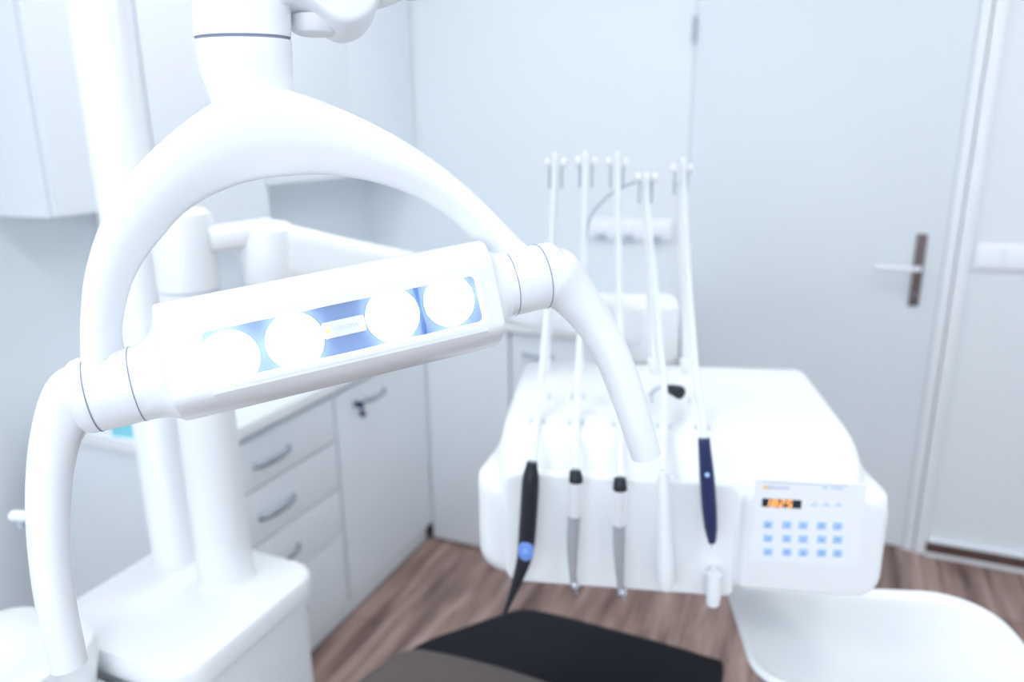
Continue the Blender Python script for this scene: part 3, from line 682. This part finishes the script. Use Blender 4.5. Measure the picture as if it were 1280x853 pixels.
# joints: cylinders along U with dark seams
def joint(ua, ub, cv, seams):
    r0 = JR
    bm = new(); lathe(bm, lw(ua, cv, JW), LU if ub > ua else -LU, [(0, r0), (abs(ub-ua), r0*.99), (abs(ub-ua)+.004, r0*.95), (abs(ub-ua)+.009, r0*.8), (abs(ub-ua)+.0115, r0*.5), (abs(ub-ua)+.012, .001)], 48, sq=LV); o = obj('yoke_joint', bm, 'lamp', t)
    for s in seams:
        bm = new(); lathe(bm, lw(s-.0004, cv, JW), LU, [(0, r0+.00012), (.0008, r0+.00012)], 48, sq=LV); obj('seam_ring', bm, 'seam', o)
uL = hu0 + (hu0-wu0)*1.0
sL = [lp(108, 505, JW+JR)[0], lp(167, 495, JW+JR)[0]]
sR = [lp(650, 360, JW+JR)[0], lp(691, 350, JW+JR)[0]]
joint(hu0-.018, lp(108, 498, JW)[0], jvL, sL)
joint(hu1+.010, lp(689, 344, JW)[0], jvR, sR)
# handles
def handle(pxs, w_, rr2):
    P = [lpt(x, y, w) for (x, y), w in zip(pxs, w_)]
    Pc = crom(P, 5); n = len(Pc); rs = []
    for i in range(n):
        f = i/(n-1)*(len(rr2)-1); a = int(min(f, len(rr2)-2)); r = rr2[a]+(rr2[a+1]-rr2[a])*(f-a); dep = (Pc[i]-EYE).dot(F)
        rs.append((r*dep/FPX*1.1, r*dep/FPX))
    bm = new(); tube(bm, Pc, rs, 32, ref=LW, ex=2.2)
    bmesh.ops.bevel(bm, geom=[e for e in bm.edges if e.calc_face_angle(0) > 1.2], offset=.0012, segments=2, affect='EDGES')
    obj('grip_handle', bm, 'lamp', t)
handle([(116,494), (100,498), (85,515), (71,545), (63,590), (60.5,640), (63,700), (72,765), (87,832)], [JW, JW, JW, JW+.001, JW+.003, JW+.006, JW+.008, JW+.008, JW+.006], [43.5, 42.5, 35, 28, 25.5, 24, 22.5, 21.5, 20.5])
handle([(686,344), (695,349), (714,367), (741,402), (766,446), (784,494), (797,535), (808,570)], [JW, JW, JW, JW+.002, JW+.005, JW+.006, JW+.006, JW+.004], [37, 37, 29, 23, 21.5, 20.5, 19, 18])
# arch yoke
pairs = [((104,478),(163,470)), ((103,440),(151,426)), ((103,400),(152,396)), ((108,345),(162,356)), ((125,286),(178,325)), ((150,238),(200,297)), ((185,195),(228,266)), ((230,155),(264,243)), ((278,123),(306,227)),
         ((322,110),(345,220)), ((370,117),(390,217)), ((430,140),(432,219)), ((490,170),(476,228)), ((545,206),(520,244)), ((590,244),(560,268)), ((627,281),(590,296)), ((655,308),(615,330)), ((683,324),(640,368))]
ws = [JW, JW-.001, JW-.004, JW-.008, JW-.012, JW-.016, JW-.018, JW-.019, JW-.02, JW-.02, JW-.02, JW-.02, JW-.019, JW-.017, JW-.014, JW-.01, JW-.004, JW]
O_ = crom([lpt(*a, w) for (a, b), w in zip(pairs, ws)], 5); I_ = crom([lpt(*b, w) for (a, b), w in zip(pairs, ws)], 5)
bm = new(); secs = []
for a, b in zip(O_, I_):
    c = (a+b)/2; d_ = (a-b)/2; hw = d_.length; e = d_.normalized(); tkn = .021
    row = []
    # soft front crown that rolls to a bevelled inner edge
    prof = [(1,-.2), (.985,.25), (.93,.58), (.82,.82), (.6,.97), (.25,1.04), (-.1,1.0), (-.38,.86), (-.62,.52), (-.86,.12), (-.985,-.14), (-1,-.4), (-.93,-.72), (-.7,-.92), (-.3,-1), (.3,-1), (.7,-.93), (.92,-.7)]
    for x, y in prof: row.append(c + e*(x*hw) + LW*(y*tkn))
    secs.append(row)
loft(bm, secs)
o = obj('yoke_arch', bm, 'lamp', t, ang=70)
sb = o.modifiers.new('smooth', 'SUBSURF'); sb.levels = 1; sb.render_levels = 2
# neck and swivel
NW = JW-.034
def npt(px, py, w=NW): return lpt(px, py, w)
c0 = npt(304, 52); upv = Vector((0,0,1))
def neck(rows, name, m):
    bm = new(); secs = []
    for px, py, hwp in rows:
        c = npt(px, py); r = hwp*(c-EYE).dot(F)/FPX
        secs.append([c + R0*(r*math.cos(2*PI*k/40)) + R0.cross(Vector((0,0,1)))*(r*.72*math.sin(2*PI*k/40)) for k in range(40)])
    loft(bm, secs); return obj(name, bm, m, t)
neck([(304,51,59.5), (304.5,58,59.5), (306,75,58.5), (309,95,56), (313,115,52.5), (317,140,47), (320,160,40)], 'neck', 'lamp')
neck([(303.5,46.5,58), (304,52,58)], 'swivel_gap', 'seam')
neck([(299,-90,59), (300,-60,60), (302,0,60.5), (303,30,60), (303.5,47,59.5)], 'swivel_barrel', 'lamp')
# knuckle housing
kn = [(345,-70), (346,0), (350,15), (366,13), (383,15), (397,22), (412,33), (428,39), (444,37), (459,28), (470,13), (476,-5), (482,-40), (484,-70)]
KW = JW-.03
kc = crom([Vector((*lp(x, y, KW), 0)) for x, y in kn], 3)
bm = new(); plate(bm, [(p.x, p.y) for p in kc], lambda x, y, w: lw(x, y, KW+w), -.03, .024, .006, 4); obj('knuckle_housing', bm, 'lamp', t, ang=60)
bm = new(); pc = lpt(393, 20, KW-.014)
lathe(bm, pc, (0,0,-1), [(0,.021), (.010,.0215), (.014,.019), (.016,.014), (.0165,.002)], 36); obj('pivot_cap', bm, 'plas2', t)
# suspension arm, up out of the picture and across to the pole
k1 = lpt(465, -30, KW); k2 = lpt(540, -70, KW-.03)
bm = new(); tube(bm, crom([lpt(440, 0, KW-.004), lpt(500, -22, KW-.01), k2, k2+Vector((.06,.02,.10)), k2+Vector((-.05,.1,.27)), Vector((-.6, .85, 2.10)), Vector((-1.02, .848, 2.19))], 7), [(.013,.013)]*8+[(.02,.02)]*35, 20); obj('suspension_arm', bm, 'lamp', t)
bm = new(); lathe(bm, (-1.02,.848,2.172), (0,0,1), [(0,.043), (.05,.043), (.06,.036)], 28); obj('pole_swivel', bm, 'lamp', t)

# ================================================================== CEILING LIGHTS (unseen panels, added out of frame to light the room)
for lx, ly, nm in ((-1.0, .1, 'left ceiling panel near the window'), (1.0, .1, 'right ceiling panel near the window'), (-.9, 1.7, 'left ceiling panel near the back wall'), (.9, 1.7, 'right ceiling panel near the door')):
    t = empty('added_ceiling_light', (lx, ly, ZC), 0, 'added square flush '+nm, 'ceiling light', 'added ceiling light panels')
    bm = new(); box2(bm, (lx-.31, ly-.31, ZC-.03), (lx+.31, ly+.31, ZC-.001), .004); obj('frame', bm, 'frame', t)
    bm = new(); box2(bm, (lx-.285, ly-.285, ZC-.034), (lx+.285, ly+.285, ZC-.029)); obj('diffuser', bm, 'lumi', t)

# ================================================================== DAYLIGHT
w = bpy.data.worlds.new('World'); S.world = w; w.use_nodes = True
bg = w.node_tree.nodes['Background']; bg.inputs['Color'].default_value = (.80,.90,1,1); bg.inputs['Strength'].default_value = 3.0
pl = bpy.data.lights.new('window_portal', 'AREA'); pl.shape = 'RECTANGLE'; pl.size = 3.0; pl.size_y = 1.5; pl.cycles.is_portal = True
po = bpy.data.objects.new('window_portal', pl); C.objects.link(po); po.location = (.075, YR-.05, 1.6); po.rotation_euler = (R(90), 0, 0)

# ================================================================== CAMERA
cd = bpy.data.cameras.new('camera'); cam = bpy.data.objects.new('camera', cd); C.objects.link(cam); S.camera = cam
cam.location = EYE; m3 = Matrix((CR, CU, -F)).transposed(); cam.rotation_euler = m3.to_euler()
cd.sensor_width = 36; cd.sensor_fit = 'HORIZONTAL'; cd.lens = FPX/1280*36; cd.clip_start = .02
cd.dof.use_dof = True; cd.dof.focus_distance = .585; cd.dof.aperture_fstop = 3.5
vs = S.view_settings; vs.view_transform = 'Standard'; vs.look = 'None'; vs.gamma = 1; vs.use_curve_mapping = False; vs.exposure = 0.55
S.cycles.use_denoising = True
S.cycles.max_bounces = 10; S.cycles.diffuse_bounces = 6
